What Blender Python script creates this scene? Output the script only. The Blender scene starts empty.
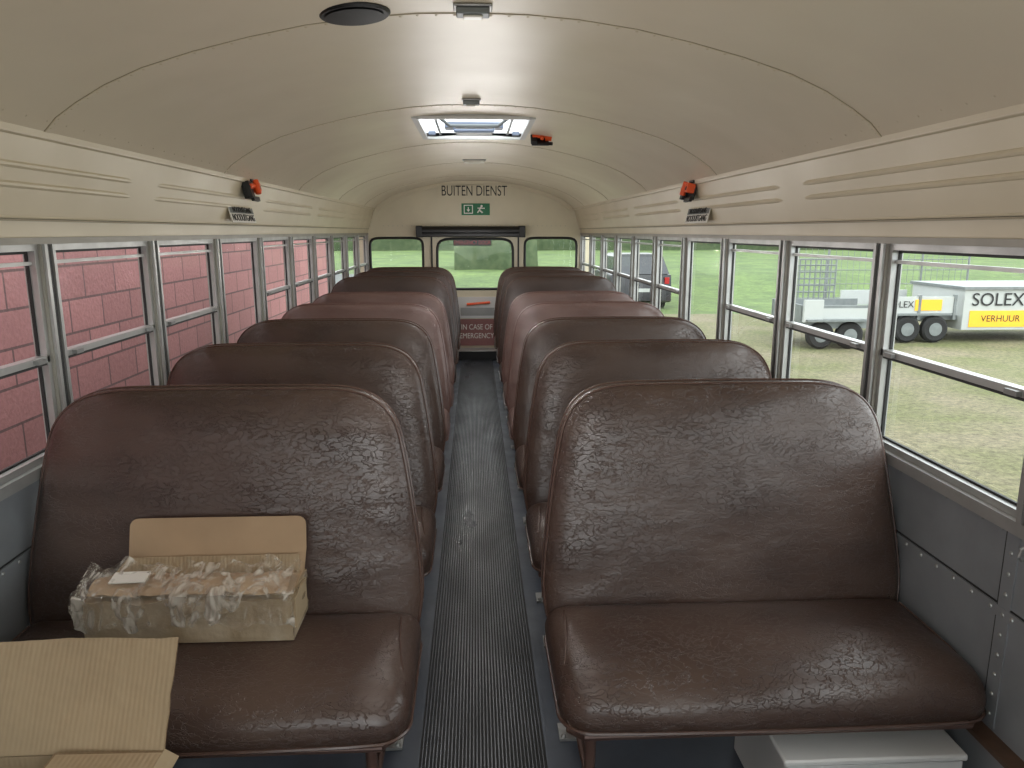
import bpy, bmesh, math, random
from mathutils import Vector, Matrix, noise
random.seed(4)
S=bpy.context.scene
S.view_settings.view_transform='Standard'

# ---------------------------------------------------------------- materials
def srgb(r,g,b):
    f=lambda c:(c/255/12.92) if c/255<=0.04045 else ((c/255+0.055)/1.055)**2.4
    return (f(r),f(g),f(b),1)
def mk(name,col,rough=.5,metal=0,var=0.0,vscale=4,bump=0,bscale=60,spec=.5,col2=None,rvar=0,stretch=(1,1,1),emit=0,coat=0,bdist=.01):
    m=bpy.data.materials.new(name); m.use_nodes=True
    nt=m.node_tree; N=nt.nodes; L=nt.links
    p=N['Principled BSDF']
    p.inputs['Base Color'].default_value=col
    p.inputs['Roughness'].default_value=rough
    p.inputs['Metallic'].default_value=metal
    p.inputs['Specular IOR Level'].default_value=spec
    p.inputs['Coat Weight'].default_value=coat
    tc=N.new('ShaderNodeTexCoord'); mp=N.new('ShaderNodeMapping')
    mp.inputs['Scale'].default_value=stretch
    L.new(tc.outputs['Object'],mp.inputs['Vector'])
    n=N.new('ShaderNodeTexNoise'); n.inputs['Scale'].default_value=vscale; n.inputs['Detail'].default_value=6
    L.new(mp.outputs[0],n.inputs['Vector'])
    if var or col2:
        mx=N.new('ShaderNodeMix'); mx.data_type='RGBA'
        c2=col2 if col2 else tuple(min(1,c*(1-var)) for c in col[:3])+(1,)
        mx.inputs[6].default_value=col; mx.inputs[7].default_value=c2
        cr=N.new('ShaderNodeMapRange'); cr.inputs[1].default_value=.35; cr.inputs[2].default_value=.68
        L.new(n.outputs['Fac'],cr.inputs[0]); L.new(cr.outputs[0],mx.inputs[0])
        L.new(mx.outputs[2],p.inputs['Base Color'])
    if rvar:
        r=N.new('ShaderNodeMapRange'); r.inputs[3].default_value=max(.02,rough-rvar); r.inputs[4].default_value=rough+rvar
        r.inputs[1].default_value=.3; r.inputs[2].default_value=.7
        L.new(n.outputs['Fac'],r.inputs[0]); L.new(r.outputs[0],p.inputs['Roughness'])
    if bump:
        n2=N.new('ShaderNodeTexNoise'); n2.inputs['Scale'].default_value=bscale; n2.inputs['Detail'].default_value=4 if bscale>5 else 1
        L.new(mp.outputs[0],n2.inputs['Vector'])
        b=N.new('ShaderNodeBump'); b.inputs['Strength'].default_value=bump; b.inputs['Distance'].default_value=bdist
        L.new(n2.outputs['Fac'],b.inputs['Height']); L.new(b.outputs[0],p.inputs['Normal'])
    return m

def vinyl(name,col,col2):
    m=mk(name,col,.36,spec=.65)
    nt=m.node_tree;N=nt.nodes;L=nt.links;p=N['Principled BSDF']
    tc=N.new('ShaderNodeTexCoord'); oi=N.new('ShaderNodeObjectInfo')
    ad=N.new('ShaderNodeVectorMath'); ad.operation='ADD'
    sc=N.new('ShaderNodeVectorMath'); sc.operation='SCALE'
    cb=N.new('ShaderNodeCombineXYZ')
    for i in range(3): L.new(oi.outputs['Random'],cb.inputs[i])
    sc.inputs[3].default_value=40
    L.new(cb.outputs[0],sc.inputs[0]); L.new(tc.outputs['Object'],ad.inputs[0]); L.new(sc.outputs[0],ad.inputs[1])
    mp=N.new('ShaderNodeMapping'); mp.inputs['Scale'].default_value=(.75,1,1.6); L.new(ad.outputs[0],mp.inputs[0])
    w=N.new('ShaderNodeTexNoise'); w.inputs['Scale'].default_value=11; w.inputs['Detail'].default_value=5; L.new(mp.outputs[0],w.inputs[0])
    ws=N.new('ShaderNodeVectorMath'); ws.operation='SCALE'; ws.inputs[3].default_value=.45; L.new(w.outputs['Color'],ws.inputs[0])
    wa=N.new('ShaderNodeVectorMath'); wa.operation='ADD'; L.new(mp.outputs[0],wa.inputs[0]); L.new(ws.outputs[0],wa.inputs[1])
    v=N.new('ShaderNodeTexVoronoi'); v.feature='DISTANCE_TO_EDGE'; v.inputs['Scale'].default_value=21; L.new(wa.outputs[0],v.inputs[0])
    mr=N.new('ShaderNodeMapRange'); mr.inputs[1].default_value=0; mr.inputs[2].default_value=.055; L.new(v.outputs['Distance'],mr.inputs[0])
    fine=N.new('ShaderNodeTexNoise'); fine.inputs['Scale'].default_value=160; L.new(mp.outputs[0],fine.inputs[0])
    big=N.new('ShaderNodeTexNoise'); big.inputs['Scale'].default_value=5; big.inputs['Detail'].default_value=3; L.new(mp.outputs[0],big.inputs[0])
    b1=N.new('ShaderNodeBump'); b1.inputs['Distance'].default_value=.0035
    ms=N.new('ShaderNodeMapRange'); ms.inputs[1].default_value=.38; ms.inputs[2].default_value=.60; ms.inputs[3].default_value=.30; ms.inputs[4].default_value=.62
    L.new(big.outputs['Fac'],ms.inputs[0]); L.new(ms.outputs[0],b1.inputs['Strength'])
    b2=N.new('ShaderNodeBump'); b2.inputs['Strength'].default_value=.15; b2.inputs['Distance'].default_value=.003
    b3=N.new('ShaderNodeBump'); b3.inputs['Strength'].default_value=.35; b3.inputs['Distance'].default_value=.025
    L.new(mr.outputs[0],b1.inputs['Height']); L.new(fine.outputs['Fac'],b2.inputs['Height']); L.new(b1.outputs[0],b2.inputs['Normal'])
    L.new(big.outputs['Fac'],b3.inputs['Height']); L.new(b2.outputs[0],b3.inputs['Normal'])
    L.new(b3.outputs[0],p.inputs['Normal'])
    mx=N.new('ShaderNodeMix'); mx.data_type='RGBA'; mx.inputs[6].default_value=col; mx.inputs[7].default_value=col2
    cr=N.new('ShaderNodeMapRange'); cr.inputs[1].default_value=.35; cr.inputs[2].default_value=.7
    L.new(big.outputs['Fac'],cr.inputs[0]); L.new(cr.outputs[0],mx.inputs[0]); L.new(mx.outputs[2],p.inputs['Base Color'])
    r=N.new('ShaderNodeMapRange'); r.inputs[3].default_value=.24; r.inputs[4].default_value=.40; L.new(w.outputs['Fac'],r.inputs[0]); L.new(r.outputs[0],p.inputs['Roughness'])
    return m

def glassmat(name,tint=(1,1,1,1),fac=.06):
    m=bpy.data.materials.new(name); m.use_nodes=True
    nt=m.node_tree;N=nt.nodes;L=nt.links;N.clear()
    o=N.new('ShaderNodeOutputMaterial'); t=N.new('ShaderNodeBsdfTransparent'); g=N.new('ShaderNodeBsdfGlossy')
    t.inputs[0].default_value=tint; g.inputs['Roughness'].default_value=.03
    lw=N.new('ShaderNodeLayerWeight'); lw.inputs[0].default_value=.2
    mr=N.new('ShaderNodeMapRange'); mr.inputs[3].default_value=fac; mr.inputs[4].default_value=.16
    L.new(lw.outputs['Fresnel'],mr.inputs[0])
    x=N.new('ShaderNodeMixShader'); L.new(mr.outputs[0],x.inputs[0]); L.new(t.outputs[0],x.inputs[1]); L.new(g.outputs[0],x.inputs[2]); L.new(x.outputs[0],o.inputs[0])
    return m

CREAM=mk('cream_paint',srgb(214,202,180),.33,var=.06,vscale=2.5,rvar=.05,spec=.5,bump=.35,bscale=2.2,bdist=.03)
CREAM2=mk('cream_paint_cornice',srgb(206,194,168),.4,var=.06,vscale=3,rvar=.05)
REARC=mk('rear_cream',srgb(208,198,172),.4,var=.08)
SEAM=mk('seam_line',srgb(150,139,114),.5,var=.1)  # darker tan for the ceiling seam edges and cornice step line
GREYW=mk('grey_panel',srgb(142,146,150),.42,metal=.2,var=.22,vscale=5,rvar=.1,bump=.06,bscale=30)
RIVET=mk('rivet_metal',srgb(160,162,160),.4,metal=.5,var=.1)
ALU=mk('aluminium_frame',srgb(176,176,174),.38,metal=.55,var=.15,vscale=12,rvar=.08)
POST=mk('post_paint',srgb(152,148,138),.45,metal=.1,var=.15,vscale=8)
RUB=mk('black_rubber',srgb(30,30,30),.6,var=.2)
BLACK=mk('black_plastic',srgb(18,18,19),.45,var=.2)
FLOOR=mk('rubber_floor',srgb(52,60,73),.42,var=.3,vscale=5,rvar=.12,bump=.05,bscale=40)
RIB=mk('ribbed_rubber',srgb(70,73,80),.36,col2=srgb(46,49,55),vscale=7,rvar=.1,stretch=(1,.35,1))
RIBD=mk('rubber_grooves',srgb(10,10,12),.7,var=.3)
VBR=vinyl('vinyl_brown',srgb(77,60,52),srgb(64,48,42))
VRED=vinyl('vinyl_russet',srgb(116,92,86),srgb(102,78,72))
VDK=vinyl('vinyl_dark',srgb(72,57,52),srgb(60,47,43))
PIPE=mk('piping_vinyl',srgb(84,65,58),.24,var=.1)
PIPER=mk('piping_red',srgb(108,82,76),.3,var=.1)
FRAME=mk('brown_steel',srgb(104,80,72),.38,metal=.3,var=.2)
STEEL=mk('bolt_steel',srgb(150,150,148),.4,metal=.6,var=.2)
def cardmat():
    m=mk('cardboard',srgb(160,141,112),.85,var=.14,vscale=6)
    nt=m.node_tree;N=nt.nodes;L=nt.links;p=N['Principled BSDF']
    tc=N.new('ShaderNodeTexCoord'); w=N.new('ShaderNodeTexWave'); w.bands_direction='X'; w.inputs['Scale'].default_value=34; w.inputs['Distortion'].default_value=.6
    L.new(tc.outputs['Object'],w.inputs[0]); n=N.new('ShaderNodeTexNoise'); n.inputs['Scale'].default_value=14; L.new(tc.outputs['Object'],n.inputs[0])
    b=N.new('ShaderNodeBump'); b.inputs['Strength'].default_value=.14; b.inputs['Distance'].default_value=.004; L.new(w.outputs['Fac'],b.inputs['Height'])
    b2=N.new('ShaderNodeBump'); b2.inputs['Strength'].default_value=.35; b2.inputs['Distance'].default_value=.02; L.new(n.outputs['Fac'],b2.inputs['Height']); L.new(b.outputs[0],b2.inputs['Normal']); L.new(b2.outputs[0],p.inputs['Normal'])
    return m
CARD=cardmat()
CARDL=mk('cardboard_light',srgb(168,142,112),.8,var=.14,vscale=8,bump=.15,bscale=14)
CARDE=mk('cardboard_edge',srgb(128,106,78),.85,var=.25,vscale=200)
TAPE=mk('packing_tape',srgb(140,122,96),.18,vscale=9,bump=.9,bscale=16,col2=srgb(172,158,136))
WHITE=mk('white_enamel',srgb(205,205,203),.4,var=.06)
PAPER=mk('paper_label',srgb(225,222,214),.6,var=.05)
GLASS=glassmat('window_glass',(.94,.97,.95,1),.012)
TXT=mk('text_black',srgb(22,22,22),.6,var=.05)
TXW=mk('text_white',srgb(230,230,225),.6,var=.05)
GREEN=mk('sign_green',srgb(20,110,70),.5,var=.05)
REDM=mk('orange_plastic',srgb(238,92,40),.4,var=.1)
PINKS=mk('pink_panel',srgb(138,92,90),.6,var=.2)
BLUEG=mk('hatch_grey',srgb(110,122,142),.5,var=.1)
LENS=mk('lamp_lens',srgb(225,222,210),.3,var=.05)
YEL=mk('yellow_sign',srgb(225,170,40),.5,var=.05)
TYRE=mk('tyre',srgb(28,28,28),.8,var=.2)
TRG=mk('galvanised',srgb(120,125,125),.45,metal=.4,var=.2,vscale=8)
TRW=mk('trailer_white',srgb(165,168,165),.45,var=.06)
CARB=mk('car_black',srgb(20,22,26),.3,var=.1,coat=.1)
CARG=mk('car_glass',srgb(30,36,42),.2,var=.1)
REDL=mk('tail_light',srgb(150,24,20),.3,var=.1)
WOODT=mk('floor_trim',srgb(88,66,52),.5,var=.3,vscale=20)
ASPH=mk('asphalt',(.10,.105,.10,1),.9,var=.3,vscale=3)

def wrapmat():
    m=bpy.data.materials.new('plastic_wrap'); m.use_nodes=True
    nt=m.node_tree;N=nt.nodes;L=nt.links;N.clear()
    o=N.new('ShaderNodeOutputMaterial'); t=N.new('ShaderNodeBsdfTransparent')
    g=N.new('ShaderNodeBsdfPrincipled'); g.inputs['Base Color'].default_value=(.66,.62,.54,1); g.inputs['Roughness'].default_value=.1
    n=N.new('ShaderNodeTexNoise'); n.inputs['Scale'].default_value=14; n.inputs['Detail'].default_value=5; n.inputs['Distortion'].default_value=1.5
    n3=N.new('ShaderNodeTexNoise'); n3.inputs['Scale'].default_value=30; n3.inputs['Detail'].default_value=3; n3.noise_type='RIDGED_MULTIFRACTAL'
    b=N.new('ShaderNodeBump'); b.inputs['Strength'].default_value=.9; b.inputs['Distance'].default_value=.02
    tc=N.new('ShaderNodeTexCoord'); mp=N.new('ShaderNodeMapping'); mp.inputs['Scale'].default_value=(1.6,1,.8); L.new(tc.outputs['Object'],mp.inputs[0])
    L.new(mp.outputs[0],n.inputs[0]); L.new(mp.outputs[0],n3.inputs[0]); L.new(n3.outputs['Fac'],b.inputs['Height']); L.new(b.outputs[0],g.inputs['Normal'])
    mr=N.new('ShaderNodeMapRange'); mr.inputs[1].default_value=.46; mr.inputs[2].default_value=.62; mr.inputs[3].default_value=.10; mr.inputs[4].default_value=.62
    L.new(n.outputs['Fac'],mr.inputs[0])
    x=N.new('ShaderNodeMixShader'); L.new(mr.outputs[0],x.inputs[0]); L.new(t.outputs[0],x.inputs[1]); L.new(g.outputs[0],x.inputs[2]); L.new(x.outputs[0],o.inputs[0])
    return m
WRAP=wrapmat()
def hatchmat():
    m=bpy.data.materials.new('hatch_acrylic'); m.use_nodes=True
    nt=m.node_tree;N=nt.nodes;L=nt.links;N.clear()
    o=N.new('ShaderNodeOutputMaterial'); t=N.new('ShaderNodeBsdfTranslucent'); t.inputs[0].default_value=(.9,.93,.95,1)
    tr=N.new('ShaderNodeBsdfTransparent'); x=N.new('ShaderNodeMixShader'); x.inputs[0].default_value=.3
    L.new(t.outputs[0],x.inputs[1]); L.new(tr.outputs[0],x.inputs[2]); L.new(x.outputs[0],o.inputs[0])
    return m
HATCH=hatchmat()
def blockmat():
    m=bpy.data.materials.new('pink_block_wall'); m.use_nodes=True
    nt=m.node_tree;N=nt.nodes;L=nt.links;p=N['Principled BSDF']; p.inputs['Roughness'].default_value=.85
    tc=N.new('ShaderNodeTexCoord'); s=N.new('ShaderNodeSeparateXYZ'); c=N.new('ShaderNodeCombineXYZ')
    L.new(tc.outputs['Object'],s.inputs[0]); L.new(s.outputs[1],c.inputs[0]); L.new(s.outputs[2],c.inputs[1])
    b=N.new('ShaderNodeTexBrick'); b.inputs['Scale'].default_value=1; b.inputs['Brick Width'].default_value=.4; b.inputs['Row Height'].default_value=.2
    b.inputs['Mortar Size'].default_value=.008; b.inputs['Mortar Smooth'].default_value=.2
    b.inputs['Color1'].default_value=(.39,.168,.165,1); b.inputs['Color2'].default_value=(.31,.132,.13,1); b.inputs['Mortar'].default_value=(.13,.068,.066,1)
    L.new(c.outputs[0],b.inputs[0])
    n=N.new('ShaderNodeTexNoise'); n.inputs['Scale'].default_value=40; n.inputs['Detail'].default_value=6; L.new(tc.outputs['Object'],n.inputs[0])
    mx=N.new('ShaderNodeMix'); mx.data_type='RGBA'; mx.blend_type='MULTIPLY'; mx.inputs[0].default_value=.4
    L.new(b.outputs['Color'],mx.inputs[6]); L.new(n.outputs['Fac'],mx.inputs[7]); L.new(mx.outputs[2],p.inputs['Base Color'])
    bp=N.new('ShaderNodeBump'); bp.inputs['Strength'].default_value=.4; bp.inputs['Distance'].default_value=.01
    L.new(n.outputs['Fac'],bp.inputs['Height']); L.new(bp.outputs[0],p.inputs['Normal'])
    return m
BLOCK=blockmat()
GRAV=mk('mossy_gravel',(.160,.138,.084,1),.95,col2=(.100,.108,.036,1),vscale=.8,bump=.3,bscale=12)
def gravfine(m,sc=11,lo=.5,hi=1.4):
    nt=m.node_tree;N=nt.nodes;L=nt.links;p=N['Principled BSDF']
    src=p.inputs['Base Color'].links[0].from_socket
    n=N.new('ShaderNodeTexNoise'); n.inputs['Scale'].default_value=sc; n.inputs['Detail'].default_value=8; n.inputs['Roughness'].default_value=.85
    tc=N.new('ShaderNodeTexCoord'); L.new(tc.outputs['Object'],n.inputs[0])
    r=N.new('ShaderNodeMapRange'); r.inputs[1].default_value=.38; r.inputs[2].default_value=.62; r.inputs[3].default_value=lo; r.inputs[4].default_value=hi
    L.new(n.outputs['Fac'],r.inputs[0])
    mx=N.new('ShaderNodeVectorMath'); mx.operation='SCALE'; L.new(src,mx.inputs[0]); L.new(r.outputs[0],mx.inputs[3]); L.new(mx.outputs[0],p.inputs['Base Color'])
gravfine(GRAV,11,.45,1.5)
GRASS=mk('grass',(.090,.140,.030,1),.9,col2=(.052,.088,.020,1),vscale=.7,bump=.5,bscale=14); gravfine(GRASS,3.5,.6,1.35)
HEDGE=mk('hedge_leaves',(.03,.05,.018,1),.9,col2=(.06,.08,.035,1),vscale=3,bump=1,bscale=8)

# ---------------------------------------------------------------- mesh builder
class MB:
    def __init__(s): s.v=[];s.f=[];s.m=[];s.mats=[]
    def mi(s,m):
        if m not in s.mats: s.mats.append(m)
        return s.mats.index(m)
    def add(s,vs,fs,m,M=None):
        o=len(s.v); i=s.mi(m)
        for v in vs:
            v=Vector(v)
            s.v.append(M@v if M else v)
        for f in fs: s.f.append([o+k for k in f]); s.m.append(i)
    def box(s,x0,x1,y0,y1,z0,z1,m,M=None):
        vs=[(x,y,z) for x in(x0,x1) for y in(y0,y1) for z in(z0,z1)]
        s.add(vs,[(0,1,3,2),(4,6,7,5),(0,4,5,1),(2,3,7,6),(0,2,6,4),(1,5,7,3)],m,M)
    def loft(s,rings,m,cap=True,closed=True,M=None):
        n=len(rings[0]); vs=[p for r in rings for p in r]; fs=[]
        for i in range(len(rings)-1):
            for j in range(n if closed else n-1):
                k=(j+1)%n; fs.append((i*n+j,i*n+k,(i+1)*n+k,(i+1)*n+j))
        if cap: fs.append(tuple(range(n))); fs.append(tuple((len(rings)-1)*n+j for j in range(n)))
        s.add(vs,fs,m,M)
    def ext(s,poly,y0,y1,m,M=None):
        s.loft([[(x,y0,z) for x,z in poly],[(x,y1,z) for x,z in poly]],m,M=M)
    def tube(s,pts,r,m,n=8,closed=False,M=None):
        pts=[Vector(p) for p in pts]; rings=[]; N=len(pts); up=None
        for i,p in enumerate(pts):
            a=pts[(i-1)%N] if (closed or i>0) else p; b=pts[(i+1)%N] if (closed or i<N-1) else p
            t=(b-a).normalized()
            if up is None:
                up=t.orthogonal().normalized()
            up=(up-t*up.dot(t)); 
            if up.length<1e-5: up=t.orthogonal()
            up.normalize(); w=t.cross(up)
            rings.append([p+(up*math.cos(2*math.pi*k/n)+w*math.sin(2*math.pi*k/n))*r for k in range(n)])
        if closed: rings.append(rings[0])
        s.loft(rings,m,cap=not closed,M=M)
    def cyl(s,p0,p1,r,m,n=20,M=None): s.tube([p0,p1],r,m,n,M=M)
    def dome(s,c,nrm,r,m,h=None):
        c=Vector(c);nrm=Vector(nrm).normalized();u=nrm.orthogonal().normalized();w=nrm.cross(u);h=h or r*.6
        R=[[c+(u*math.cos(a)+w*math.sin(a))*r*q+nrm*h*t for a in [2*math.pi*k/8 for k in range(8)]] for q,t in((1,0),(.75,.65),(.3,1))]
        s.loft(R,m)
    def slab(s,a,b,c,d,th,m):
        a,b,c,d=map(Vector,(a,b,c,d)); n=(b-a).cross(d-a).normalized()*th
        s.loft([[a,b,c,d],[a+n,b+n,c+n,d+n]],m)
    def finish(s,name,sharp=35,bevel=0,loc=None):
        me=bpy.data.meshes.new(name); me.from_pydata([tuple(v) for v in s.v],[],s.f)
        for m in s.mats: me.materials.append(m)
        for i,p in enumerate(me.polygons): p.material_index=s.m[i]
        bm=bmesh.new(); bm.from_mesh(me); bmesh.ops.recalc_face_normals(bm,faces=bm.faces); bm.to_mesh(me); bm.free()
        for p in me.polygons: p.use_smooth=True
        me.set_sharp_from_angle(angle=math.radians(sharp))
        ob=bpy.data.objects.new(name,me); S.collection.objects.link(ob)
        if loc: ob.location=loc
        if bevel:
            b=ob.modifiers.new('bevel','BEVEL'); b.width=bevel; b.segments=2; b.limit_method='ANGLE'; b.angle_limit=math.radians(50)
        return ob

def text(name,body,size,loc,rot,m,parent=None,sx=1):
    c=bpy.data.curves.new(name,'FONT'); c.body=body; c.size=size; c.align_x='CENTER'; c.align_y='CENTER'; c.extrude=.0008
    c.materials.append(m); o=bpy.data.objects.new(name,c); S.collection.objects.link(o)
    o.rotation_euler=[math.radians(a) for a in rot]; o.location=loc; o.scale=(sx,1,1)
    if parent: o.parent=parent
    return o

Y0=-1.5
P0=2.16; PS=.70
Y1=P0+9*PS      # 8.46
DX=.02
HW=1.275
posts=[P0+PS*k for k in range(-5,10)]
WZ0,WZ1=.78,1.37
PX=1.206        # outer face of the window pillars
# ---------------------------------------------------------------- floor
b=MB()
b.box(-HW,HW,Y0,Y1,-.09,0,FLOOR)
b.finish('floor')
b=MB(); n=34; w=.335; cx0=.008; p=w/n
b.box(cx0-w/2-.004,cx0+w/2+.004,Y0+.05,Y1-.28,0,.003,RIBD)
for i in range(n):
    x=cx0-w/2+i*p
    b.ext([(x+p*.20,.003),(x+p*.27,.012),(x+p*.58,.012),(x+p*.65,.003)],Y0+.05,Y1-.28,RIB)
b.box(cx0-w/2-.014,cx0-w/2-.004,Y0+.05,Y1-.28,0,.005,FLOOR); b.box(cx0+w/2+.004,cx0+w/2+.014,Y0+.05,Y1-.28,0,.005,FLOOR)
b.finish('aisle_runner_mat',sharp=20)

# ---------------------------------------------------------------- ceiling
half=[(0,1.94),(.14,1.937),(.27,1.927),(.42,1.906),(.56,1.877),(.70,1.842),(.83,1.802),(.925,1.761),(1.00,1.718),(1.053,1.682),(1.085,1.648)]
def prof_pts(off=0,lo=-1.085,hi=1.085):
    f=[(-x,z) for x,z in reversed(half[1:])]+half
    return [(x*(1+off*.9),z+off) for x,z in f if lo-1e-4<=x<=hi+1e-4]
def strip(mb,y0,y1,m,a,bb,lo=-1.085,hi=1.085):
    inner=prof_pts(a,lo,hi); outer=prof_pts(bb,lo,hi)
    mb.ext(inner+outer[::-1],y0,y1,m)
b=MB()
HY0,HY1,HX=3.72,4.5,.27
strip(b,Y0,HY0,CREAM,0,.05); strip(b,HY1,Y1,CREAM,0,.05)
strip(b,HY0,HY1,CREAM,0,.05,hi=-HX); strip(b,HY0,HY1,CREAM,0,.05,lo=HX)
seams=[.66,2.05,3.44,4.84,6.24,7.64]
for y in seams:
    strip(b,y-.010,y+.010,CREAM,-.0025,.002); strip(b,y+.010,y+.013,SEAM,-.001,.002); strip(b,y-.012,y-.010,SEAM,-.001,.002)
    for i in range(len(half)-1):
        (x0,z0),(x1,z1)=half[i],half[i+1]
        for t in (0,.33,.66):
            x=x0+(x1-x0)*t; z=z0+(z1-z0)*t
            for sg in((1,-1) if x>0 else (1,)):
                b.dome((sg*x,y,z-.003),(0,0,-1),.0045,CREAM2,.002)
y=Y0+.1
while y<Y1:
    for sg in(1,-1): b.dome((sg*1.063,y,1.670),(-sg*.6,0,-.8),.0035,CREAM,.0015)
    y+=.09
b.finish('ceiling',sharp=30)

# ---------------------------------------------------------------- side walls
for side,sg in(('right',1),('left',-1)):
    b=MB()
    def bx(x0,x1,y0,y1,z0,z1,m): b.box(min(sg*x0,sg*x1),max(sg*x0,sg*x1),y0,y1,z0,z1,m)
    LX=1.180 if sg>0 else 1.195
    bx(LX,1.25,Y0,Y1,0,WZ0-.030,GREYW)
    bx(1.150,PX,Y0,Y1,WZ0-.03,WZ0,ALU)
    pr=[(1.065,1.648),(1.068,1.632),(1.082,1.628),(1.102,1.56),(1.122,1.49),(1.138,1.435),(1.150,1.431),(1.156,1.395),(1.156,WZ1),(PX,WZ1),(1.25,1.45),(1.25,1.70),(1.115,1.70)]
    b.ext([(sg*x,z) for x,z in pr],Y0,Y1,CREAM2)
    b.tube([(sg*1.071,Y0,1.634),(sg*1.071,Y1,1.634)],.004,CREAM)
    b.tube([(sg*1.140,Y0,1.436),(sg*1.140,Y1,1.436)],.004,CREAM2)
    b.box(min(sg*1.139,sg*1.152),max(sg*1.139,sg*1.152),Y0,Y1,1.426,1.431,SEAM)
    bx(1.148,1.158,Y0,Y1,WZ1-.004,WZ1+.014,POST)
    y=Y0+.05
    while y<Y1-.4:
        y2=min(y+1.30,Y1-.05)
        for (x,z) in((1.1035,1.562),(1.1165,1.515)):
            b.tube([(sg*(x+.012),y,z),(sg*(x+.003),y+.10,z),(sg*(x+.003),y2-.10,z),(sg*(x+.012),y2,z)],.010,CREAM2,10)
        y+=1.4
    for i,py in enumerate(posts):
        a,c=py-.034,py+.034
        if i==len(posts)-1: c=Y1
        bx(1.158,PX,a,min(c,Y1),WZ0,WZ1,POST)
        bx(1.153,1.16,py-.006,min(py+.006,Y1),WZ0,WZ1,RUB)
        bx(1.150,1.158,py-.026,py-.012,WZ0,WZ1,ALU); 
        if c<Y1: bx(1.150,1.158,py+.012,py+.026,WZ0,WZ1,ALU)
        b.tube([(sg*1.15,py-.02,.745),(sg*1.135,py-.02,.735),(sg*1.132,py-.02,.72),(sg*1.14,py-.02,.71)],.004,STEEL,6)
        for z in(.70,.2): b.dome((sg*LX,py,z),(-sg,0,0),.005,RIVET)
    bx(1.158,PX,Y0,posts[0],WZ0,WZ1,POST)
    bx(LX-.002,LX+.002,Y0,Y1,.558,.562,RUB)
    bx(LX-.004,LX+.002,Y0,Y1,.53,.556,GREYW)
    y=Y0+.05
    while y<Y1:
        b.dome((sg*(LX-.004),y,.543),(-sg,0,0),.006,RIVET); b.dome((sg*LX,y,.735),(-sg,0,0),.0055,RIVET); y+=.07
    for k in range(-1,6):
        yy=1.52+1.38*k
        if Y0<yy<Y1:
            bx(LX-.003,LX+.001,yy-.02,yy+.02,.26,WZ0-.03,GREYW); bx(LX-.0035,LX+.0005,yy+.02,yy+.022,.26,WZ0-.03,RUB)
            for z in [ .29+.05*j for j in range(9)]: b.dome((sg*(LX-.003),yy,z),(-sg,0,0),.006,RIVET)
    o=b.finish('wall_'+side,sharp=30); o.location.x=sg*DX
    b=MB()
    b.box(min(sg*1.145,sg*1.172),max(sg*1.145,sg*1.172),Y0,Y1,0,.24,GREYW)
    b.box(min(sg*1.135,sg*LX),max(sg*1.135,sg*LX),Y0,Y1,.24,.252,WOODT)
    o=b.finish('baseboard_'+side); o.location.x=sg*DX

# ---------------------------------------------------------------- side windows
wn=0
for side,sg in(('right',1),('left',-1)):
    for i in range(len(posts)-1):
        wn+=1
        a,c=posts[i]+.034,posts[i+1]-.034
        b=MB()
        def bx(x0,x1,y0,y1,z0,z1,m): b.box(min(sg*x0,sg*x1),max(sg*x0,sg*x1),y0,y1,z0,z1,m)
        exitw=abs(posts[i]-(P0+2*PS))<.02
        t=.016 if not exitw else .026
        X0,X1=1.166,1.198
        bx(X0,X1,a,a+t,WZ0,WZ1,ALU); bx(X0,X1,c-t,c,WZ0,WZ1,ALU)
        bx(X0,X1,a+t,c-t,WZ1-.022,WZ1,ALU); bx(X0,X1,a+t,c-t,WZ0,WZ0+.018,ALU)
        ra,rb=1.184,1.192
        bx(ra,rb,a+t,a+t+.005,WZ0+.018,WZ1-.022,RUB); bx(ra,rb,c-t-.005,c-t,WZ0+.018,WZ1-.022,RUB)
        bx(ra,rb,a+t+.005,c-t-.005,WZ1-.030,WZ1-.022,RUB); bx(ra,rb,a+t+.005,c-t-.005,WZ0+.018,WZ0+.024,RUB)
        gx=1.187
        if exitw:
            b.add([(sg*gx,a+t,WZ0+.018),(sg*gx,c-t,WZ0+.018),(sg*gx,c-t,WZ1-.022),(sg*gx,a+t,WZ1-.022)],[(0,1,2,3)],GLASS)
            bx(1.15,1.166,(a+c)/2-.05,(a+c)/2+.05,WZ0+.002,WZ0+.022,REDM)
        else:
            zr=1.055
            bx(1.166,1.193,a+.004,c-.004,zr-.010,zr+.008,ALU)
            bx(1.169,1.191,a+t,c-t,zr-.018,zr-.010,RUB)
            bx(1.176,1.190,a+t,c-t,WZ1-.060,WZ1-.050,ALU)
            for yy in(a+.045,c-.085):
                bx(1.152,1.167,yy,yy+.04,zr-.008,zr+.004,STEEL)
            b.add([(sg*gx,a+t,zr),(sg*gx,c-t,zr),(sg*gx,c-t,WZ1-.022),(sg*gx,a+t,WZ1-.022)],[(0,1,2,3)],GLASS)
            gx=1.195
            b.add([(sg*gx,a+t,WZ0+.018),(sg*gx,c-t,WZ0+.018),(sg*gx,c-t,zr),(sg*gx,a+t,zr)],[(0,1,2,3)],GLASS)
        o=b.finish('window_%d'%wn); o.location.x=sg*DX

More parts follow.
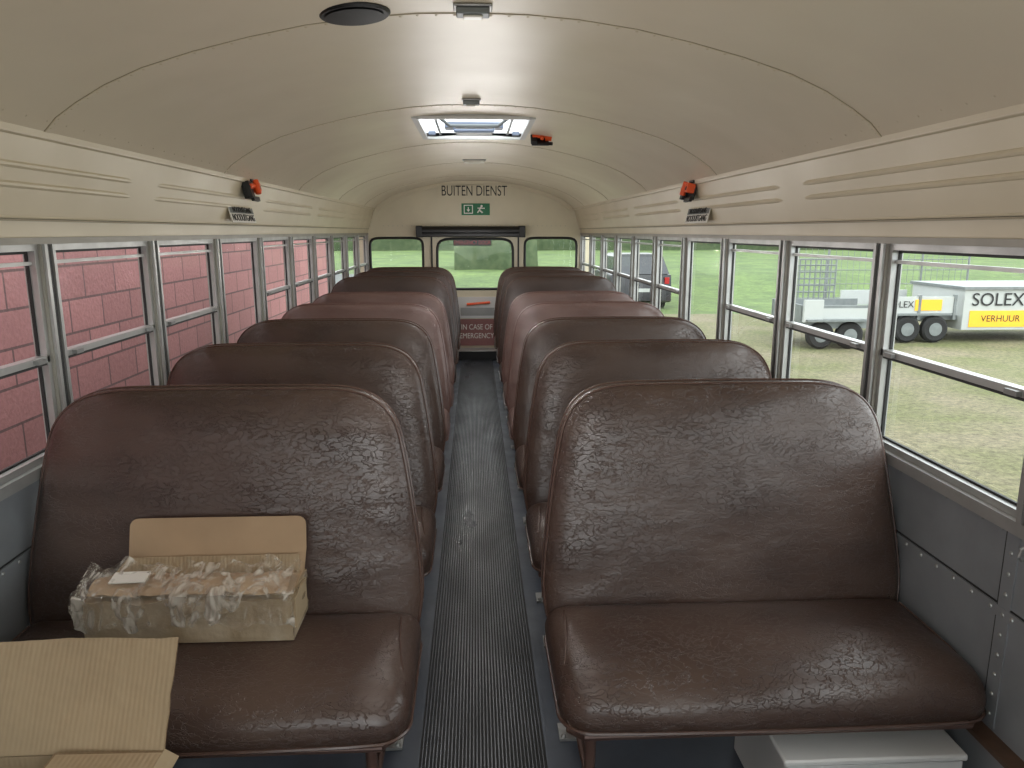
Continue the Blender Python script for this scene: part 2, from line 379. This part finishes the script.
# ---------------------------------------------------------------- rear wall
def supell(cx,cz,hx,hz,n,e=7,off=0):
    pts=[]
    for k in range(n):
        a=2*math.pi*k/n+math.pi/4; dx,dz=math.cos(a),math.sin(a)
        q=(abs(dx)**e+abs(dz)**e)**(-1/e)
        pts.append((cx+dx*q*(hx+off),cz+dz*q*(hz+off)))
    return pts
def rectloop(x0,x1,z0,z1,n):
    pts=[]
    for k in range(n):
        a=2*math.pi*k/n+math.pi/4; dx,dz=math.cos(a),math.sin(a); q=1/max(abs(dx),abs(dz))
        pts.append(((x0+x1)/2+dx*q*(x1-x0)/2,(z0+z1)/2+dz*q*(z1-z0)/2))
    return pts
def holeplate(mb,x0,x1,z0,z1,hc,y0,y1,m,n=64):
    cx,cz,hx,hz=hc; R=rectloop(x0,x1,z0,z1,n); H=supell(cx,cz,hx,hz,n)
    mb.loft([[(x,y0,z) for x,z in R],[(x,y0,z) for x,z in H],[(x,y1,z) for x,z in H],[(x,y1,z) for x,z in R],[(x,y0,z) for x,z in R]],m,cap=False)
def rwin(name,cx,cz,hx,hz,y):
    mb=MB(); L0=[(x,y,z) for x,z in supell(cx,cz,hx,hz,64,off=.004)]
    mb.tube(L0,.014,RUB,8,closed=True)
    mb.add([(x,y+.02,z) for x,z in supell(cx,cz,hx,hz,64,off=-.002)],[tuple(range(64))],GLASS)
    return mb.finish(name)
b=MB(); yr0,yr1=Y1,Y1+.06
DX0,DX1=-.47,.47
wz=(1.14,.185)
holeplate(b,-HW,DX0-.02,.90,1.40,(-.865,wz[0],.29,wz[1]),yr0,yr1,REARC)
holeplate(b,DX1+.02,HW,.90,1.40,(.84,wz[0],.29,wz[1]),yr0,yr1,REARC)
b.box(-HW,DX0-.02,yr0,yr1,0,.90,REARC); b.box(DX1+.02,HW,yr0,yr1,0,.90,REARC)
arch=[(-HW,1.40),(HW,1.40),(HW,1.70)]+[(x,z+.03) for x,z in reversed(prof_pts(0))]+[(-HW,1.70)]
b.loft([[(x,yr0,z) for x,z in arch],[(x,yr1,z) for x,z in arch]],REARC)
b.box(DX0-.02,DX1+.02,yr0-.012,yr0,1.40,1.425,REARC)
inner=prof_pts(-.035); outer=prof_pts(0.0)
b.ext(inner+outer[::-1],Y1-.03,Y1,CREAM2)
for k in range(40):
    x=-1.0+2.0*k/39; b.dome((x,yr0,1.46),(0,-1,0),.004,RIVET)
b.finish('wall_rear')
rwin('window_29',-.865,wz[0],.285,wz[1],Y1-.002); rwin('window_30',.84,wz[0],.285,wz[1],Y1-.002)
b=MB()
holeplate(b,DX0,DX1,.70,1.40,(-.0,1.045,.415,.272),Y1-.005,Y1+.05,REARC)
b.box(DX0,DX1,Y1-.005,Y1+.05,.0,.70,REARC)
b.tube([(x,Y1-.008,z) for x,z in supell(0,1.045,.415,.272,64,off=.004)],.015,RUB,8,closed=True)
b.add([(x,Y1+.02,z) for x,z in supell(0,1.045,.415,.272,64)],[tuple(range(64))],GLASS)
b.box(DX0-.018,DX0,Y1-.02,Y1,0,1.4,RUB); b.box(DX1,DX1+.018,Y1-.02,Y1,0,1.4,RUB)
b.box(-.22,.24,Y1-.018,Y1-.005,.44,.68,WHITE); b.box(-.17,.21,Y1-.022,Y1-.018,.47,.56,STEEL); b.cyl((-.1,Y1-.04,.60),(.16,Y1-.04,.62),.014,REDM,8)
b.box(-.22,.24,Y1-.018,Y1-.005,.13,.43,PINKS)
o=b.finish('door_1')
text('letters','IN CASE OF',.085,(.01,Y1-.022,.34),(90,0,0),PAPER,o,.8); text('letters_low','EMERGENCY',.085,(.01,Y1-.022,.24),(90,0,0),PAPER,o,.8)
b=MB(); b.box(-.26,.27,Y1-.26,Y1-.03,0,.10,BLACK); b.box(-.26,.27,Y1-.262,Y1-.03,.10,.108,ALU); b.finish('rear_step',bevel=.004)
b=MB(); yb=Y1-.03
b.cyl((-.64,yb-.06,1.405),(.55,yb-.06,1.405),.05,BLACK)
b.box(-.62,.53,yb-.10,yb-.03,1.34,1.41,BLACK)
b.box(-.64,-.57,yb-.11,yb,1.335,1.46,BLACK); b.box(.48,.55,yb-.11,yb,1.335,1.46,BLACK)
b.finish('roller_blind',bevel=.008)
b=MB(); b.box(-.24,.18,Y1-.05,Y1-.035,1.245,1.31,BLACK); o=b.finish('emergency_door_sign')
text('letters','EMERGENCY DOOR',.06,(-.03,Y1-.052,1.278),(90,0,0),REDL,o,.75)
b=MB(); b.box(-.40,.40,Y1-.036,Y1-.031,1.765,1.895,REARC); o=b.finish('out_of_service_sign')
text('letters','BUITEN DIENST',.155,(-.005,Y1-.038,1.828),(90,0,0),TXT,o,.66)
b=MB(); b.box(-.145,.165,Y1-.012,Y1,1.575,1.70,GREEN)
b.box(-.12,-.02,Y1-.014,Y1-.012,1.59,1.685,TXW); b.box(-.11,-.03,Y1-.015,Y1-.013,1.60,1.675,GREEN)
b.cyl((-.07,Y1-.017,1.66),(-.07,Y1-.017,1.62),.006,TXW); b.add([(-.09,Y1-.017,1.635),(-.05,Y1-.017,1.635),(-.07,Y1-.017,1.61)],[(0,1,2)],TXW)
b.cyl((.075,Y1-.015,1.672),(.075,Y1-.013,1.672),.012,TXW)
b.tube([(.07,Y1-.016,1.66),(.05,Y1-.016,1.63),(.085,Y1-.016,1.60)],.009,TXW,6); b.tube([(.05,Y1-.016,1.63),(.03,Y1-.016,1.60)],.007,TXW,6)
b.tube([(.03,Y1-.016,1.65),(.11,Y1-.016,1.648)],.006,TXW,6)
b.finish('emergency_exit_sign')

# ---------------------------------------------------------------- front wall + windscreen (behind camera)
b=MB()
b.box(-HW,HW,Y0-.06,Y0,0,.72,GREYW)
b.box(-HW,-1.16,Y0-.06,Y0,.72,1.66,POST); b.box(1.16,HW,Y0-.06,Y0,.72,1.66,POST); b.box(-.03,.03,Y0-.06,Y0,.72,1.66,POST)
arch=[(-HW,1.62),(HW,1.62),(HW,1.70)]+[(x,z+.03) for x,z in reversed(prof_pts(0))]+[(-HW,1.70)]
b.loft([[(x,Y0-.06,z) for x,z in arch],[(x,Y0,z) for x,z in arch]],CREAM2)
b.finish('wall_front')
b=MB()
for x0,x1 in((-1.16,-.03),(.03,1.16)):
    b.add([(x0,Y0-.03,.72),(x1,Y0-.03,.72),(x1,Y0-.03,1.62),(x0,Y0-.03,1.62)],[(0,1,2,3)],GLASS)
    b.tube([(x0,Y0-.01,.72),(x1,Y0-.01,.72),(x1,Y0-.01,1.62),(x0,Y0-.01,1.62)],.012,RUB,6,closed=True)
b.finish('window_31')

# ---------------------------------------------------------------- roof hatch, lamps, speaker
b=MB()
for (x0,x1,y0,y1) in((-HX-.022,-HX+.006,HY0-.022,HY1+.022),(HX-.006,HX+.022,HY0-.022,HY1+.022),(-HX,HX,HY0-.022,HY0+.006),(-HX,HX,HY1-.006,HY1+.022)):
    b.box(x0,x1,y0,y1,1.917,1.930,WHITE)
for (x0,x1,y0,y1) in((-HX-.01,-HX,HY0,HY1),(HX,HX+.01,HY0,HY1),(-HX,HX,HY0-.01,HY0),(-HX,HX,HY1,HY1+.01)):
    b.box(x0,x1,y0,y1,1.92,1.96,WHITE)
b.add([(-HX,HY0,1.952),(HX,HY0,1.952),(HX,HY1,1.952),(-HX,HY1,1.952)],[(0,1,2,3)],HATCH)
b.box(-.15,.15,4.00,4.12,1.918,1.945,BLUEG); b.box(-.10,.10,4.12,4.42,1.925,1.945,TRG)
b.tube([(-.17,3.86,1.945),(-.12,3.92,1.915),(.12,3.92,1.915),(.17,3.86,1.945)],.009,TRG)
b.tube([(-.1,4.0,1.93),(-.1,3.99,1.900),(.1,3.99,1.900),(.1,4.0,1.93)],.009,BLUEG)
for x in(-.19,.19): b.box(x-.006,x+.006,3.74,4.48,1.938,1.950,TRG)
for x in(-.235,.235):
    for y in(3.8,4.42): b.box(x-.02,x+.02,y-.02,y+.02,1.930,1.95,BLUEG)
b.finish('roof_hatch',bevel=.003)
for (x,y,s) in((0.0,1.98,.048),(-.01,3.30,.04),(0,6.0,.09)):
    b=MB(); z=1.9385
    b.box(x-s,x+s,y-s*.6,y+s*.6,z-.006,z,ALU); b.box(x-s*.85,x+s*.85,y-s*.48,y+s*.48,z-.022,z-.006,TRG if s<.06 else LENS)
    b.box(x-s*.5,x+s*.5,y-s*.3,y+s*.3,z-.028,z-.022,LENS)
    b.finish('ceiling_lamp',bevel=.004)
b=MB(); c=Vector((-.29,2.0,1.926)); ti=Matrix.Translation(c)@Matrix.Rotation(math.radians(-5),4,'Y')
def disc(r,z): return [(r*math.cos(2*math.pi*k/40),r*math.sin(2*math.pi*k/40),z) for k in range(40)]
b.loft([disc(.088,0),disc(.088,-.004),disc(.082,-.009),disc(.06,-.008),disc(.02,-.01)],BLACK,M=ti)
b.loft([disc(.072,-.012),disc(.069,-.0125)],RUB,M=ti)
b.finish('ceiling_speaker')
def hammer(loc,rz,tilt=0,s=1.3):
    b=MB()
    b.box(-.055,.04,0,.012,-.035,.035,BLACK); b.box(-.02,.06,-.012,0,-.045,-.028,BLACK); b.box(-.06,-.025,-.02,0,-.035,.025,BLACK); b.box(.0,.06,-.016,0,.026,.036,BLACK)
    b.tube([(-.05,-.018,.004),(.045,-.018,.012)],.010,REDM,8)
    b.cyl((-.0,-.028,-.024),(.01,-.028,.028),.011,REDM,12); b.box(.02,.055,-.03,0,-.012,.022,REDM); b.box(.03,.045,-.032,-.028,-.006,.008,BLACK)
    o=b.finish('emergency_hammer',bevel=.002); o.location=loc; o.rotation_euler=(math.radians(tilt),0,math.radians(rz)); o.scale=(s,s,s); return o
hammer((-1.090,3.81,1.60),90,-14); hammer((1.090,3.86,1.60),-90,-14)
o=hammer((.37,4.3,1.895),0,-40,1.0)
for sg,rz,y in((-1,90,3.79),(1,-90,3.84)):
    b=MB(); b.box(-.19,.19,-.004,.0,-.04,.04,PAPER); b.box(-.185,.185,-.005,-.004,.004,.036,TRG)
    o=b.finish('emergency_exit_label'); o.location=(sg*1.128,y,1.48); o.rotation_euler=(math.radians(-14),0,math.radians(rz))
    t=text('letters','NOODUITGANG',.046,(0,-.0055,-.018),(90,0,0),TXT,o); t=text('letters_top','NOODUITGANG',.038,(0,-.0065,.020),(90,0,0),TXT,o)

# ---------------------------------------------------------------- seats
def catmull(P,sub=4):
    out=[]
    for i in range(len(P)-1):
        p0=P[max(i-1,0)];p1=P[i];p2=P[i+1];p3=P[min(i+2,len(P)-1)]
        for k in range(sub):
            t=k/sub
            out.append(tuple(.5*((2*p1[j])+(-p0[j]+p2[j])*t+(2*p0[j]-5*p1[j]+4*p2[j]-p3[j])*t*t+(-p0[j]+3*p1[j]-3*p2[j]+p3[j])*t**3) for j in(0,1)))
    out.append(P[-1]); return out
def seat_mesh(side,vin,pipe,top):
    b=MB()
    wx=1.018 if side>0 else 1.05
    k=(top-.40)/.59
    R=[(0,.992),(.15,.991),(.28,.988),(.355,.972),(.408,.936),(.439,.880),(.457,.80),(.470,.72),(.482,.63),(.493,.53),(.499,.43),(.488,.335)]
    R=[(x*wx,.40+(z-.40)*k if z>.40 else z) for x,z in R]
    R=catmull(R,4)
    L=[(-x,z) for x,z in reversed(R)]
    bottom=[(-.35+.0875*i,.330) for i in range(9)]
    loop=R+[(-x,z) for x,z in bottom]+L[:-1]
    cz=.64
    rec=lambda z:.045+(z-.40)*.20
    rings=[]
    for s,d in((.02,-.050),(.3,-.0495),(.55,-.048),(.75,-.045),(.88,-.040),(.95,-.032),(.985,-.020),(1,-.004),(1,.022),(.985,.036),(.94,.044),(.8,.048),(.4,.050),(.02,.050)):
        rings.append([(x*s,rec(cz+(z-cz)*s)+d,cz+(z-cz)*s) for x,z in loop])
    b.loft(rings,vin)
    b.tube([(x*.995,rec(z)-.011,z-(.002 if z>.9 else 0)) for x,z in loop],.0045,pipe,6,closed=True)
    b.tube([(x*.998,rec(z)+.026,z) for x,z in loop],.0045,pipe,6,closed=True)
    hx=.497*wx; y0,y1=-.405,.03; pts=[]
    def arc(cx,cy,r,a0,a1,n): return [(cx+r*math.cos(math.radians(a0+(a1-a0)*i/n)),cy+r*math.sin(math.radians(a0+(a1-a0)*i/n))) for i in range(n+1)]
    rf,rb=.075,.03
    pts+=arc(hx-rf,y0+rf,rf,-90,0,8)+[(hx,y0+rf+(y1-rb-y0-rf)*i/6) for i in range(1,6)]+arc(hx-rb,y1-rb,rb,0,90,4)
    pts+=[(hx-rb-(2*hx-2*rb)*i/16,y1) for i in range(1,16)]
    pts+=arc(-hx+rb,y1-rb,rb,90,180,4)+[(-hx,y1-rb-(y1-rb-y0-rf)*i/6) for i in range(1,6)]+arc(-hx+rf,y0+rf,rf,180,270,8)
    pts+=[(-hx+rf+(2*hx-2*rf)*i/16,y0) for i in range(1,16)]
    cy=(y0+y1)/2; hy=(y1-y0)/2; rings=[]
    for ins,z in((.21,.290),(.12,.288),(.03,.286),(.012,.289),(.003,.300),(0,.322),(.0,.342),(.006,.364),(.018,.383),(.038,.398),(.065,.408),(.10,.414),(.15,.418),(.19,.420),(.21,.421)):
        ring=[]
        for x,y in pts:
            X=x*(hx-ins)/hx; Y=cy+(y-cy)*(hy-ins)/hy
            fr=max(0,(cy-Y)/hy); Z=z-(.016*fr**3 if z>.33 else 0)
            Y2=Y-(.012*(1-(X/hx)**2) if y<cy else 0)
            ring.append((X,Y2,Z))
        rings.append(ring)
    b.loft(rings,vin)
    low=[(x*.997,y-(.012*(1-(x/hx)**2) if y<cy else 0),.298) for x,y in pts]
    b.tube(low,.0045,pipe,6,closed=True)
    for sx in(1,-1):
        q=[(.474,-.380,.300),(.486,-.365,.33),(.489,-.34,.352),(.482,-.30,.375),(.470,-.24,.392),(.458,-.15,.404),(.452,-.05,.408)]
        b.tube([(sx*x*wx,y,z-.001) for x,y,z in q],.0022,pipe,6)
    fz=.272
    b.tube([(-.45,-.375,fz),(.46,-.375,fz),(.475,-.355,fz),(.475,0,fz),(-.475,0,fz),(-.475,-.355,fz)],.0125,FRAME,8,closed=True)
    lx=-.43*side
    b.tube([(lx,-.37,fz),(lx,.0,fz)],.012,FRAME)
    b.box(-.45,.45,-.365,0.0,.277,.287,FRAME)
    for (ya,yb) in((-.35,-.32),(-.02,.0)):
        b.tube([(lx,ya,fz),(lx,yb,.03),(lx,yb,.008)],.0135,FRAME,10)
        b.box(lx-.034,lx+.034,yb-.035,yb+.035,0.0,.008,STEEL)
        for dx in(-.022,.022): b.dome((lx+dx,yb-.024,.008),(0,0,1),.009,STEEL,.009)
    b.tube([(lx,-.33,.12),(lx,-.01,.12)],.01,FRAME)
    for sx in(-1,1): b.tube([(sx*.475,.0,fz),(sx*.475,.035,.31),(sx*.46,.06,.36)],.0125,FRAME)
    b.box(*( (.46,.485) if side>0 else (-.505,-.46)),-.34,-.02,.2525,.275,STEEL)
    return b.finish('bus_seat',sharp=40)
protos={}
for r in range(8):
    kind=('b',.982) if r<3 else (('r',.985) if r<5 else ('d',1.045))
    for side in(1,-1):
        y=1.885+.80*r
        if side<0: y-=.015
        key=(kind,side)
        if key not in protos:
            vin,pp={'b':(VBR,PIPE),'r':(VRED,PIPER),'d':(VDK,PIPE)}[kind[0]]
            o=seat_mesh(side,vin,pp,kind[1]); protos[key]=o
        else:
            o=bpy.data.objects.new('bus_seat',protos[key].data); S.collection.objects.link(o)
        o.location=(.688 if side>0 else -.678,y,0)

# ---------------------------------------------------------------- cartons
b=MB()
X0,X1,A,B,H=-1.10,-.580,.84,1.25,.462; t=.005
b.box(X0,X1,A,B,.001,.006,CARD)
b.box(X0,X1,B-t,B,.006,H,CARD); b.box(X0,X1,A,A+t,.006,H,CARD); b.box(X0,X0+t,A+t,B-t,.006,H,CARD); b.box(X1-t,X1,A+t,B-t,.006,H,CARD)
R=[]
for i in range(7):
    v=i/6; row=[]
    for j in range(31):
        u=j/30; x=X0+(X1+.004*v-X0)*u
        wv=.004*math.sin(u*9+v*2)*v+.003*noise.noise(Vector((x*12,v*3,0)))
        cr=-.004*math.exp(-((v-.55)/.06)**2)*(.5+noise.noise(Vector((x*5,2,2))))
        row.append((x+(.004*noise.noise(Vector((v*9,3,1))) if j==30 else 0),B+.10*v+wv+cr,H+.172*v+(.004*noise.noise(Vector((x*30,4,0))) if i==6 else 0)))
    R.append(row)
R2=[[(x,y-.004,z+.002) for x,y,z in row] for row in R]
b.loft(R,CARD,cap=False,closed=False); b.loft(R2,CARD,cap=False,closed=False)
b.loft([R[-1],R2[-1]],CARDE,cap=False,closed=False)
b.loft([[r[-1] for r in R],[r[-1] for r in R2]],CARDE,cap=False,closed=False)
b.slab((X1,A,H),(X1,B-.01,H),(X1-.185,B-.02,H+.010),(X1-.185,A+.01,H+.010),t,CARD)
b.tube([(X1-.185,B-.02,H+.013),(X1-.185,A+.01,H+.013)],.003,CARDE,6); b.tube([(X1-.185,B-.02,H+.013),(X1,B-.01,H+.003)],.003,CARDE,6)
b.slab((X1,A,H+.004),(X1,B,H+.004),(X1+.02,B+.01,H-.02),(X1+.02,A,H-.02),t,CARD)
b.slab((X0,A,H),(X1,A,H),(X1,A-.12,H-.14),(X0,A-.12,H-.14),t,CARD)
b.finish('open_cardboard_carton')
b=MB()
X0,X1,A,B,Z,H=-.945,-.450,1.69,1.848,.424,.108; T=Z+H
def ring(z,e): 
    pts=[]
    for (xa,ya,xb,yb) in((X0,A,X1,A),(X1,A,X1,B),(X1,B,X0,B),(X0,B,X0,A)):
        for i in range(18):
            t=i/18; x=xa+(xb-xa)*t; y=ya+(yb-ya)*t
            nn=noise.noise(Vector((x*18,y*14,z*26)))*.011*(e)
            pts.append((x+nn*.6,y+nn*.9,z+nn*.8))
    return pts
b.loft([ring(Z,0),ring(Z+.02,.8),ring(Z+.04,1.3),ring(Z+.06,1.6),ring(Z+.085,1.5),ring(T,1.2)],TAPE)
b.box(X0+.006,X1-.006,A+.03,B-.004,T-.002,T+.003,CARDL)
# upright rear flap with rounded corners and a crease
fl=[(X0+.045,0),(X1-.003,0),(X1+.002,.06)]+[(X1-.022+.022*math.cos(a),.118+.02*math.sin(a)) for a in [i*math.pi/8 for i in range(5)]]+[(X0+.067-.022*math.sin(a),.118+.02*math.cos(a)) for a in [i*math.pi/8 for i in range(5)]]+[(X0+.045,.06)]
b.loft([[(x,B-.008+v*.30,T+v) for x,v in fl],[(x,B-.004+v*.30,T+v-.001) for x,v in fl]],CARDL)
# inner rear panel rising behind the bundle
b.slab((X0+.01,B-.022,T),(X1-.01,B-.022,T),(X1-.014,B-.006,T+.050),(X0+.05,B-.006,T+.048),.004,CARD)
# wrapped bundle lying in the open top
R=[]
for i in range(15):
    v=i/14; row=[]
    for j in range(61):
        u=j/60; x=X0+.012+(X1-X0-.024)*u
        y=A+.006+(B-A-.04)*v
        z=T+.004+.030*math.sin(math.pi*min(1,.12+v*.8))+.008*noise.noise(Vector((x*14,y*16,4)))+.004*noise.noise(Vector((x*45,y*45,4)))
        row.append((x,y,z))
    R.append(row)
b.loft(R,CARDL,cap=False,closed=False)
b.slab((X0+.055,A+.028,T+.036),(X0+.14,A+.028,T+.038),(X0+.14,A+.07,T+.046),(X0+.055,A+.07,T+.044),.003,PAPER)
b.box(X1-.003,X1+.004,A+.02,B-.02,Z+.02,T-.01,CARD)
R=[]
for i in range(21):
    v=i/20; row=[]
    for j in range(111):
        u=j/110; x=X0-.016+(X1-X0+.024)*u
        if v<.5: y=A-.010; z=Z+.045+(T-Z-.034)*(v/.5)
        else: y=A-.010+(v-.5)/.5*.115; z=T+.018+.036*math.sin((v-.5)*math.pi*.95)
        nn=noise.noise(Vector((x*22,v*6,1)))*.012+noise.noise(Vector((x*60,v*12,5)))*.004
        row.append((x,y-abs(nn)*.7,z+nn*.7+ (noise.noise(Vector((x*20,7,2)))*.04 if i in(0,20) else 0)))
    R.append(row)
b.loft(R,WRAP,cap=False,closed=False)
# loose crumpled film at the left end
R=[]
for i in range(9):
    v=i/8; row=[]
    for j in range(15):
        u=j/14; a=u*2.4
        q=Vector((X0-.004-.022*math.sin(a)-.006*v,A-.006+.10*v,Z+.05+.085*u))
        nn=noise.noise_vector(Vector((u*6,v*7,3)))*.010
        row.append(tuple(q+nn))
    R.append(row)
b.loft(R,WRAP,cap=False,closed=False)
b.finish('taped_cardboard_box',sharp=30)
b=MB()
b.box(.70,1.115,1.47,1.80,0,.205,WHITE); b.box(.69,1.121,1.464,1.80,.205,.222,WHITE); b.box(.76,.86,1.460,1.47,.08,.12,BLACK)
b.finish('white_storage_box',bevel=.006)

# ---------------------------------------------------------------- exterior
G=-1.0
b=MB(); nx,ny=60,50
def gz(x,y):
    d=max(0,y-24.5-.05*x); d2=min(d,30)
    return G+ .55*(1-math.cos(min(d2/10,1)*math.pi))/2 + .02*max(0,d2-10)+ .04*noise.noise(Vector((x*.3,y*.3,0)))
xs=[-60+140*i/nx for i in range(nx+1)]
def grid(mb,xs,ys,m):
    vs=[(x,y,gz(x,y)) for y in ys for x in xs]; n=len(xs)
    mb.add(vs,[(j*n+i,j*n+i+1,(j+1)*n+i+1,(j+1)*n+i) for j in range(len(ys)-1) for i in range(n-1)],m)
grid(b,xs,[-20+42.0*j/21 for j in range(22)],GRAV)
grid(b,xs,[22+68*j/44 for j in range(45)],GRASS)
b.finish('ground')
b=MB(); R=[]
for j in range(10):
    y=13+j*2.2; x=-5.0+.05*(y-13)*.5; R.append([(x-1.6,y,gz(x-1.6,y)+.09),(x+1.6,y,gz(x+1.6,y)+.09)])
b.loft(R,ASPH,cap=False,closed=False); b.finish('access_road')
b=MB(); b.box(-2.62,-2.42,-4,12.5,G-.1,3.2,BLOCK); b.finish('block_wall_exterior')
def hedge(name,x0,x1,y,h,d,step=1.0):
    b=MB(); R=[]; x=x0
    while x<=x1:
        r=[]
        for k in range(14):
            a=math.pi*k/13; q=1+.35*noise.noise(Vector((x*.5,a*2,3+y)))+.2*noise.noise(Vector((x*1.7,a*5,8)))
            r.append((x,y-math.cos(a)*d*q,-.8+math.sin(a)*h*q))
        R.append(r); x+=step
    b.loft(R,HEDGE,closed=False); return b.finish(name,sharp=80)
hedge('hedge_row',-45,75,62,5.5,3)
hedge('roadside_bush',-1.0,3.2,38,2.4,1.5,.4)
b=MB()
for i in range(5):
    x=8.8+i*1.4; b.cyl((x,21.5,G),(x,21.5,1.0),.03,TRG,8)
for z in(-.9,-.5,-.1,.3,.6,.95): b.cyl((8.8,21.5,z),(14.4,21.5,z),.012,TRG,6)
x=8.8
while x<14.4: b.cyl((x,21.5,G),(x,21.5,.95),.006,TRG,4); x+=.18
b.finish('mesh_fence')
def wheel(b,x,y,z,r,w=.18):
    def c(rr,yy): return [(x+rr*math.cos(2*math.pi*k/28),yy,z+rr*math.sin(2*math.pi*k/28)) for k in range(28)]
    b.loft([c(r*.5,y-w/2+.01),c(r*.85,y-w/2),c(r,y-w/2+.03),c(r,y+w/2-.03),c(r*.85,y+w/2)],TYRE)
    b.loft([c(r*.12,y-w/2-.01),c(r*.42,y-w/2+.0),c(r*.5,y-w/2-.004)],TRG)
b=MB(); T=16.0
wheel(b,9.45,T,G+.29,.29); wheel(b,10.08,T,G+.29,.29)
b.box(8.85,13.8,T+.1,T+2.0,-.52,-.42,TRG)
b.box(9.1,10.4,T-.12,T+.1,-.40,-.36,TRG)
b.box(8.9,10.55,T-.02,T+.02,-.36,.0,TRW); b.box(8.9,10.55,T+1.95,T+2.0,-.36,.0,TRW)
for x in(8.9,9.7,10.5): b.box(x-.03,x+.03,T-.04,T+.04,-.5,.04,TRG)
b.box(10.65,13.5,T-.1,T+1.9,-.72,.16,TRW); b.box(10.6,13.55,T-.15,T+1.95,.16,.22,TRG)
b.box(10.8,12.2,T-.115,T-.10,-.66,-.30,YEL); b.box(9.6,10.2,T-.035,T-.02,-.3,-.06,YEL)
o=b.finish('box_trailer')
text('letters','SOLEX',.40,(11.40,T-.12,-.07),(90,0,0),TXT,o); text('letters_small','SOLEX',.2,(9.27,T-.04,-.17),(90,0,0),TXT,o); text('letters_rental','VERHUUR',.2,(11.5,T-.12,-.48),(90,0,0),TXT,o)
b=MB(); T=15.2; x0,x1=6.75,8.72
wheel(b,7.15,T,G+.28,.28); wheel(b,7.77,T,G+.28,.28)
b.box(x0,x1,T,T+1.6,-.58,-.46,TRG); b.box(x0,x1,T-.02,T+.02,-.46,-.10,TRG); b.box(x0,x1,T+1.58,T+1.62,-.46,-.10,TRG)
b.box(x0+.04,x1-.05,T-.024,T-.02,-.40,-.16,TRW)
b.box(6.8,8.1,T-.2,T,-.42,-.38,TRG); b.box(x0,x0+.4,T-.1,T-.03,-.44,.02,TRW)
for i in range(12):
    x=x0+.1+i*.12; b.cyl((x,T+1.6,-.12),(x,T+1.6,.78),.016,TRG,6)
for z in(.05,.2,.35,.5,.65,.78): b.cyl((x0+.1,T+1.6,z),(x0+1.42,T+1.6,z),.018,TRG,6)
b.box(x0,x0+.05,T+.05,T+1.55,-.45,-.1,TRG)
b.finish('mesh_trailer')
b=MB(); cx,cy=5.15,23.2
prof=[(0,.28),(.02,.7),(.1,1.08),(.9,1.14),(3.0,1.12),(4.0,.95),(4.3,.7),(4.35,.3),(4.2,.22),(.1,.22)]
def sec(x,s): return [(cx+x,cy+2.2+(y-2.2)*s,G+.25+(z-.25)*(s if z>.3 else 1)) for y,z in prof]
b.loft([sec(-.98,.93),sec(-.95,.98),sec(-.87,1),sec(.87,1),sec(.95,.98),sec(.98,.93)],CARB)
lo=[(-.88,.10),(.88,.10),(.88,3.1),(-.88,3.1)]; hi=[(-.72,.35),(.72,.35),(.72,2.4),(-.72,2.4)]
b.loft([[(cx+x,cy+y,G+1.10) for x,y in lo],[(cx+x,cy+y,G+1.62) for x,y in hi]],CARG)
b.loft([[(cx+x*1.02,cy+y,G+1.61) for x,y in hi],[(cx+x*.9,cy+1.4+(y-1.4)*.9,G+1.70) for x,y in hi]],CARB)
for x in(-.80,.80):
    b.box(cx+x-.07,cx+x+.07,cy+.02,cy+.1,G+.80,G+1.0,REDL)
    for yy in(.8,3.5):
        b.cyl((cx+x-.1,cy+yy,G+.34),(cx+x+.1,cy+yy,G+.34),.34,TYRE,24)
b.box(cx-.26,cx+.26,cy-.01,cy+.03,G+.55,G+.66,TRW)
b.finish('parked_car',sharp=40)

# ---------------------------------------------------------------- light
W=bpy.data.worlds.new('World'); S.world=W; W.use_nodes=True
bg=W.node_tree.nodes['Background']; bg.inputs[0].default_value=(.92,.965,1,1); bg.inputs[1].default_value=3.8
sl=bpy.data.lights.new('sun','SUN'); sl.energy=1.5; sl.angle=math.radians(50); so=bpy.data.objects.new('sun',sl); S.collection.objects.link(so)
so.rotation_euler=(math.radians(48),0,math.radians(15))
for i in range(12):  # added fill lights down the aisle to brighten the interior, no fittings behind them
    l=bpy.data.lights.new('aisle_fill_light','POINT'); l.energy=4.9; l.shadow_soft_size=.33; l.color=(1,.975,.955)
    l.cycles.use_multiple_importance_sampling=False
    o=bpy.data.objects.new('aisle_fill_light',l); S.collection.objects.link(o); o.location=(0,-1.1+.8*i,1.20)
# ---------------------------------------------------------------- camera
cd=bpy.data.cameras.new('camera'); cd.lens=26.37; cd.sensor_width=36; cd.clip_start=.02; cd.clip_end=400
co=bpy.data.objects.new('camera',cd); S.collection.objects.link(co); co.location=(0,0,1.4)
co.rotation_euler=(math.radians(90-11.5),0,math.radians(-2.77)); S.camera=co
